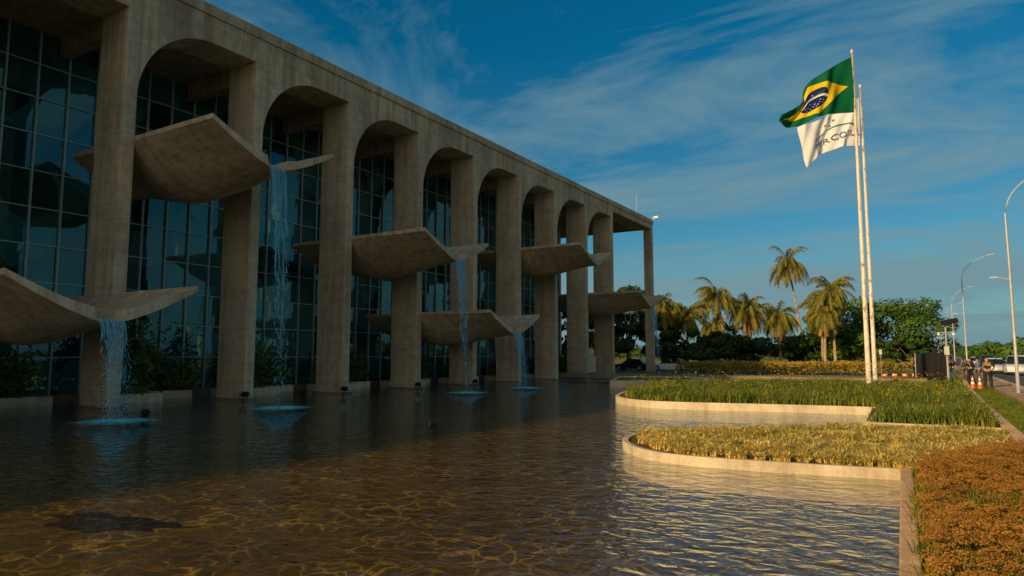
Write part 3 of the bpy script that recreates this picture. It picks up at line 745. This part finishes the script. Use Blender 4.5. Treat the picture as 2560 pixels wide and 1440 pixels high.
def cone(x,y):
    e=empty("traffic_cone",(x,y,.12),"orange traffic cone with white bands on the lawn edge","traffic cone","orange traffic cones")
    V=[];F=[];box(V,F,-.18,.18,-.18,.18,0,.03);tube(V,F,[(0,0,.03),(0,0,.74)],[.13,.02],12);obj("cone_body",V,F,M['orange'],parent=e)
    for a,b in ((.28,.40),(.52,.62)):
        V=[];F=[];tube(V,F,[(0,0,a),(0,0,b)],[.13-.155*(a-.03)+.004,.13-.155*(b-.03)+.004],12);obj("reflective_band",V,F,M['white'],parent=e)
cone(2.0,46.0);cone(2.3,45.4)
for i in range(4):
    e=empty("road_barrier",(-3.4+.75*i,68.2+.5*i,.13),"low red and white plastic barrier on the lawn edge","barrier","red and white barriers",rz=R.uniform(-.4,.4));e.scale=(.5,)*3
    V=[];F=[];box(V,F,-.42,.42,-.08,.08,0,.12);box(V,F,-.40,.40,-.04,.04,.12,.5);o=obj("barrier_body",V,F,M['orange'],parent=e);bevel(o,.03)
    V=[];F=[];box(V,F,-.3,.1,-.045,.045,.2,.42);obj("barrier_stripe",V,F,M['white'],parent=e)
# ------------------------------------------------------------ cars
M['tyre']=plain("tyre_rubber",(.02,.02,.02),.8);M['cglass']=plain("car_glass",(.015,.02,.025),.08,spec=.8)
M['red']=plain("red_lens",(.5,.02,.01),.3);M['lens']=plain("headlight_lens",(.8,.8,.75),.2)
def carmat(n,c):
    return mat(n,lambda nt:prin(nt,c,.25,spec=.6))
M['carw']=carmat("white_car_paint",(.72,.72,.70));M['carb']=carmat("black_car_paint",(.02,.02,.022));M['cars']=carmat("silver_car_paint",(.35,.36,.37))
def car(x,y,rz,m,label,suv=False,group="cars on the avenue",z=.27):
    e=empty("parked_car" if group.startswith("parked") else "car",(x,y,z),label,"car",group,rz)
    L=2.15;W=.88;h=1.0 if suv else .88;H_=1.72 if suv else 1.46
    prof=[(-L,.35),(-L,.75),(-L+.1,h-.05),(-1.5,h),(.75,h),(1.75,h-.14),(L-.03,h-.3),(L,.5),(L-.05,.3),(1.75,.25)]
    prof+=[(1.32+.36*math.cos(a),.33+.36*math.sin(a)) for a in [math.pi*i/8 for i in range(9)]]
    prof+=[(.9,.22),(-.95,.22)]
    prof+=[(-1.32+.36*math.cos(a),.33+.36*math.sin(a)) for a in [math.pi*i/8 for i in range(9)]]+[(-1.75,.27)]
    V=[];F=[];n=len(prof)
    for s in (-1,1):
        for px,pz in prof: V.append((s*(W if pz<h-.1 else W-.05),px,pz))
    F.append(tuple(range(n)));F.append(tuple(reversed(range(n,2*n))))
    for i in range(n): F.append((i,n+i,n+(i+1)%n,(i+1)%n))
    rb=[(-1.95 if suv else -1.85,h-.02),(-1.65 if suv else -1.25,H_-.06),(-.9,H_),(.1,H_-.02),(.35,H_-.1)]
    b=len(V)
    for s in (-1,1): 
        V+=[(s*.62,rb[1][0],rb[1][1]),(s*.62,rb[2][0],rb[2][1]),(s*.62,rb[3][0],rb[3][1]),(s*.6,rb[4][0],rb[4][1])]
    for i in range(3): F.append((b+i,b+i+1,b+5+i,b+4+i))
    for s in (-1,1):
        box(V,F,s*.66-.04 if s<0 else .62,s*.66+.0 if s<0 else .70,-.42,-.36,h,H_-.08)
    o=obj("car_body",V,F,m,parent=e)
    bm=bmesh.new();bm.from_mesh(o.data);bmesh.ops.triangulate(bm,faces=[f for f in bm.faces if len(f.verts)>4]);bmesh.ops.recalc_face_normals(bm,faces=bm.faces);bm.to_mesh(o.data);bm.free()
    V=[];g=[(rb[0][0],h-.03,W-.09),(rb[1][0]+.03,H_-.07,.61),(rb[3][0],H_-.03,.61),(rb[4][0],H_-.11,.60),(1.0,h-.03,W-.09)]
    for s in (-1,1):
        for px,pz,w in g: V.append((s*w,px,pz))
    F=[(0,1,2,3,4),(9,8,7,6,5),(0,5,6,1),(1,6,7,2),(2,7,8,3),(3,8,9,4)]
    obj("car_window",V,F,M['cglass'],parent=e)
    for sx in (-1,1):
        for cy in (-1.32,1.32):
            V=[];F=[];tube(V,F,[(sx*.68,cy,.32),(sx*.89,cy,.32)],.32,16);w=obj("wheel",V,F,M['tyre'],parent=e)
            V=[];F=[];tube(V,F,[(sx*.80,cy,.32),(sx*.90,cy,.32)],.19,12);obj("rim",V,F,M['steel'],parent=w)
        V=[];F=[];box(V,F,sx*.72-.14,sx*.72+.14,L-.14,L+.005,.58,.72);obj("headlight",V,F,M['lens'],parent=e)
        V=[];F=[];box(V,F,sx*.74-.11,sx*.74+.11,-L-.01,-L+.1,.65,.85);obj("tail_light",V,F,M['red'],parent=e)
    for ya,yb,za in ((L-.03,L+.012,.38),(-L-.012,-L+.03,.55)):
        V=[];F=[];box(V,F,-.25,.25,ya,yb,za,za+.12);obj("number_plate",V,F,M['white'],parent=e)
car(5.3,80,math.pi,M['carw'],"white car driving towards the people on the avenue")
car(6.5,74,math.pi,M['carw'],"white off-road car driving on the avenue",True)
car(9.2,105,math.pi,M['cars'],"silver car farther along the avenue")
car(5.6,130,math.pi,M['carw'],"white car farther along the avenue")
car(6.0,100,math.pi,M['carb'],"black car following along the avenue",True)
car(9.5,150,math.pi,M['carw'],"white car far along the avenue")
gp="parked cars beyond the palace"
car(-26,78.2,math.pi/2,M['carw'],"white hatchback parked on the road beyond the palace",group=gp,z=.14)
car(-21.2,78.6,math.pi/2,M['carw'],"white car parked partly behind the golden hedge",group=gp,z=.14)
car(-31.2,79.3,math.pi/2,M['carb'],"black car parked in the shade beyond the palace",group=gp,z=.14)
# ------------------------------------------------------------ people
M['skin']=plain("skin",(.36,.20,.13),.6,var=.08);M['hair']=plain("dark_hair",(.02,.014,.01),.7)
M['jeans']=plain("blue_jeans",(.05,.08,.14),.9);M['blackc']=plain("black_cloth",(.018,.018,.02),.9);M['tan']=plain("khaki_cloth",(.16,.12,.07),.9);M['grey']=plain("grey_cloth",(.15,.15,.16),.9);M['bluec']=plain("blue_shirt_cloth",(.08,.16,.30),.9);M['yel']=plain("yellow_print",(.8,.55,.03),.7)
def skinmesh(name,vs,es,rad,m,parent,root=0,sub=1):
    me=D.meshes.new(name);me.from_pydata(vs,es,[])
    o=D.objects.new(name+"_src",me);C.objects.link(o)
    md=o.modifiers.new("s",'SKIN')
    for i,r in enumerate(rad):
        sv=me.skin_vertices[0].data[i];rr_=r if isinstance(r,tuple) else (r,r);sv.radius=rr_;sv.use_root=(i==root)
    md.use_smooth_shade=True
    s=o.modifiers.new("d",'SUBSURF');s.levels=sub;s.render_levels=sub
    bpy.context.view_layer.update()
    m2=D.meshes.new_from_object(o.evaluated_get(bpy.context.evaluated_depsgraph_get()))
    D.objects.remove(o);m2.name=name;m2.materials.clear();m2.materials.append(m)
    p=D.objects.new(name,m2);C.objects.link(p);p.parent=parent;return p
def person(x,y,rz,shirt,trou,label,arms=0,h=1.74,cap=False,txt=None,z=.12):
    e=empty("person",(x,y,z),label,"person","people beside the avenue",rz);e.scale=(h/1.74,)*3
    st=.12
    vs=[(0,0,.95),(0,-.01,1.15),(0,0,1.33),(0,.0,1.50),(0,.01,1.60),(0,.01,1.70),(0,.085,1.60)];es=[(0,1),(1,2),(2,3),(3,4),(4,5),(4,6)]
    rad=[(.15,.11),(.135,.10),(.16,.11),.055,(.085,.10),(.06,.07),(.018,.02)]
    tv=[(0,0,.97)];te=[];tr=[(.165,.125)]
    sv=[(0,0,.98),(0,-.01,1.15),(0,0,1.34),(0,0,1.46)];se=[(0,1),(1,2),(2,3)];sr=[(.165,.125),(.15,.115),(.175,.125),(.085,.075)]
    for s in (-1,1):
        b=len(vs);yy=s*.05
        vs+=[(s*.10,0,.88),(s*st,.02+yy,.50),(s*(st+.01),-.02+yy,.09),(s*(st+.03),.12+yy,.04)];es+=[(0,b),(b,b+1),(b+1,b+2),(b+2,b+3)];rad+=[.085,.058,.042,(.04,.03)]
        b=len(tv);tv+=[(s*.10,0,.88),(s*st,.02+yy,.50),(s*(st+.01),-.02+yy,.10)];te+=[(0,b),(b,b+1),(b+1,b+2)];tr+=[.105,.08,.068]
        if arms==0: A=[(s*.20,0,1.41),(s*.27,-.03,1.13),(s*.27,.06,.90),(s*.265,.09,.82)]
        elif arms==1: A=[(s*.20,0,1.41),(s*.28,.0,1.15),(s*.14,.22,1.12),(s*.06,.25,1.14)]
        else: A=[(s*.20,0,1.41),(s*.30,-.06,1.15),(s*.20,.12,1.02),(s*.17,.16,.98)]
        b=len(vs);vs+=A;es+=[(2,b),(b,b+1),(b+1,b+2),(b+2,b+3)];rad+=[.06,.042,.03,(.035,.02)]
        hv=Vector(A[3]);dv=(hv-Vector(A[2])).normalized()
        for fi in range(4):
            q=hv+dv*(.09+.012*(1-abs(fi-1.5)))+Vector((0,(fi-1.5)*.02,0));vs.append(tuple(q));es.append((b+3,len(vs)-1));rad.append(.009)
        vs.append(tuple(hv+dv*.03+Vector((-s*.04,.045,0))));es.append((b+3,len(vs)-1));rad.append(.01)
        b=len(sv);sv+=[A[0],A[1]]+([A[2]] if arms==1 else []);se+=[(2,b),(b,b+1)]+([(b+1,b+2)] if arms==1 else []);sr+=[.082,.062]+([.045] if arms==1 else [])
    skinmesh("body",vs,es,rad,M['skin'],e)
    skinmesh("trousers",tv,te,tr,trou,e);skinmesh("shirt",sv,se,sr,shirt,e)
    bm=bmesh.new();bmesh.ops.create_uvsphere(bm,u_segments=14,v_segments=10,radius=1)
    for v in list(bm.verts):
        if v.co.z<-.15 or (v.co.y>.55 and v.co.z<.35): bm.verts.remove(v)
    for v in bm.verts: v.co=Vector((v.co.x*.096,v.co.y*.112-.002,v.co.z*.125+1.635))
    if cap:
        b=[bm.verts.new(c) for c in ((-.07,.09,1.66),(.07,.09,1.66),(.05,.19,1.65),(-.05,.19,1.65))];bm.faces.new(b)
    me=D.meshes.new("hair");bm.to_mesh(me);bm.free();me.materials.append(M['blackc'] if cap else M['hair']);o=D.objects.new("cap" if cap else "hair",me);C.objects.link(o);o.parent=e
    for s in (-1,1):
        V=[];F=[];box(V,F,s*.13-.05,s*.13+.05,s*.05-.10,s*.05+.19,0,.10);o=obj("shoe",V,F,M['black'],parent=e);bevel(o,.03)
    if txt:
        cu=D.curves.new("t","FONT");cu.body=txt;cu.size=.085;cu.align_x='CENTER';to=D.objects.new("t",cu);C.objects.link(to);bpy.context.view_layer.update()
        me=D.meshes.new_from_object(to.evaluated_get(bpy.context.evaluated_depsgraph_get()));D.objects.remove(to)
        me.materials.clear();me.materials.append(M['yel']);o=D.objects.new("back_lettering",me);C.objects.link(o);o.parent=e;o.location=(0,-.155,1.33);o.rotation_euler=(math.radians(90),0,0)
person(2.65,44.9,-.1,M['blackc'],M['blackc'],"police officer in black uniform and cap seen from behind",2,1.86,True,"POLÍCIA\nFEDERAL")
person(1.35,58.5,2.6,M['blackc'],M['jeans'],"person in black shirt and jeans standing by the booth",0,1.74)
person(1.95,56.5,1.2,M['grey'],M['tan'],"person in grey shirt and khaki trousers talking",1,1.70)
person(2.3,55.2,-.8,M['blackc'],M['blackc'],"person in dark clothes standing with arms bent",1,1.76,True)
person(2.7,54.5,2.0,M['bluec'],M['jeans'],"person in blue shirt standing among the group",0,1.68)
person(2.5,60.5,.5,M['tan'],M['blackc'],"person in khaki shirt facing the avenue",2,1.75)
person(-.95,62.0,-1.2,M['blackc'],M['blackc'],"person in black standing behind the booth",0,1.80)
# ------------------------------------------------------------ world, sun, camera
EL=20;AZ=17
w=D.worlds.new("World");bpy.context.scene.world=w;w.use_nodes=True;nt=w.node_tree;nt.nodes.clear()
sky=N(nt,"ShaderNodeTexSky",sky_type='NISHITA');sky.sun_disc=False;sky.sun_elevation=math.radians(EL)
sky.sun_rotation=math.radians(180+AZ);sky.air_density=1.0;sky.dust_density=1.0;sky.ozone_density=3
tc=N(nt,"ShaderNodeTexCoord");sp=N(nt,"ShaderNodeSeparateXYZ");nt.links.new(tc.outputs["Generated"],sp.inputs[0])
zc=math_(nt,'MAXIMUM',math_(nt,'ADD',sp.outputs[2],.13),.02)
cx=math_(nt,'DIVIDE',sp.outputs[0],zc);cy=math_(nt,'DIVIDE',sp.outputs[1],zc)
cb=N(nt,"ShaderNodeCombineXYZ");nt.links.new(cx,cb.inputs[0]);nt.links.new(cy,cb.inputs[1])
mp=N(nt,"ShaderNodeMapping");mp.inputs["Rotation"].default_value=(0,0,math.radians(-38));mp.inputs["Scale"].default_value=(.6,1.25,1);nt.links.new(cb.outputs[0],mp.inputs[0])
n1=noi(nt,mp.outputs[0],1.05,10,.63,1.1)
mp2=N(nt,"ShaderNodeMapping");mp2.inputs["Scale"].default_value=(.6,.8,1);mp2.inputs["Location"].default_value=(3.1,1.7,0);nt.links.new(cb.outputs[0],mp2.inputs[0])
n2=noi(nt,mp2.outputs[0],.9,3,.5,.2)
hz=N(nt,"ShaderNodeMapRange");hz.inputs[1].default_value=-.02;hz.inputs[2].default_value=.42;hz.inputs[3].default_value=1;hz.inputs[4].default_value=0;nt.links.new(sp.outputs[2],hz.inputs[0])
sm=math_(nt,'ADD',math_(nt,'ADD',math_(nt,'MULTIPLY',n1,.68),math_(nt,'MULTIPLY',n2,.32)),math_(nt,'MULTIPLY',hz.outputs[0],.10))
cl=ramp(nt,sm,[(.445,(0,0,0)),(.52,(.42,.42,.42)),(.61,(.95,.95,.95))])
warm=N(nt,"ShaderNodeMapRange");warm.inputs[1].default_value=.15;warm.inputs[2].default_value=-.6;nt.links.new(sp.outputs[1],warm.inputs[0])
tint=mixc(nt,(.02,.76,.92),(.56,.82,.80),hz.outputs[0])
tint=mixc(nt,tint,(2.2,1.75,1.2),warm.outputs[0])
base=mixc(nt,sky.outputs[0],tint,1.0,'MULTIPLY')
cc=mixc(nt,(2.1,3.6,4.15),(4.9,4.4,3.6),warm.outputs[0])
colr=mixc(nt,base,cc,cl)
bg=N(nt,"ShaderNodeBackground");bg.inputs[1].default_value=.082;nt.links.new(colr,bg.inputs[0])
wo=N(nt,"ShaderNodeOutputWorld");nt.links.new(bg.outputs[0],wo.inputs[0])
sl=D.lights.new("sun",'SUN');sl.energy=4.8;sl.angle=math.radians(1.2);sl.color=(1,.70,.36)
so=D.objects.new("sun",sl);C.objects.link(so)
dirv=Vector((math.sin(math.radians(AZ))*math.cos(math.radians(EL)),math.cos(math.radians(AZ))*math.cos(math.radians(EL)),-math.sin(math.radians(EL))))
so.rotation_euler=dirv.to_track_quat('-Z','Y').to_euler()
ca=D.cameras.new("camera");ca.lens=23.9;ca.sensor_width=36;ca.clip_end=8000;ca.clip_start=.05
co=D.objects.new("camera",ca);C.objects.link(co);co.location=(0,0,2.0)
co.rotation_euler=(math.radians(90+5.64),0,math.radians(31.4))
bpy.context.scene.camera=co
bpy.context.scene.view_settings.view_transform='Standard'
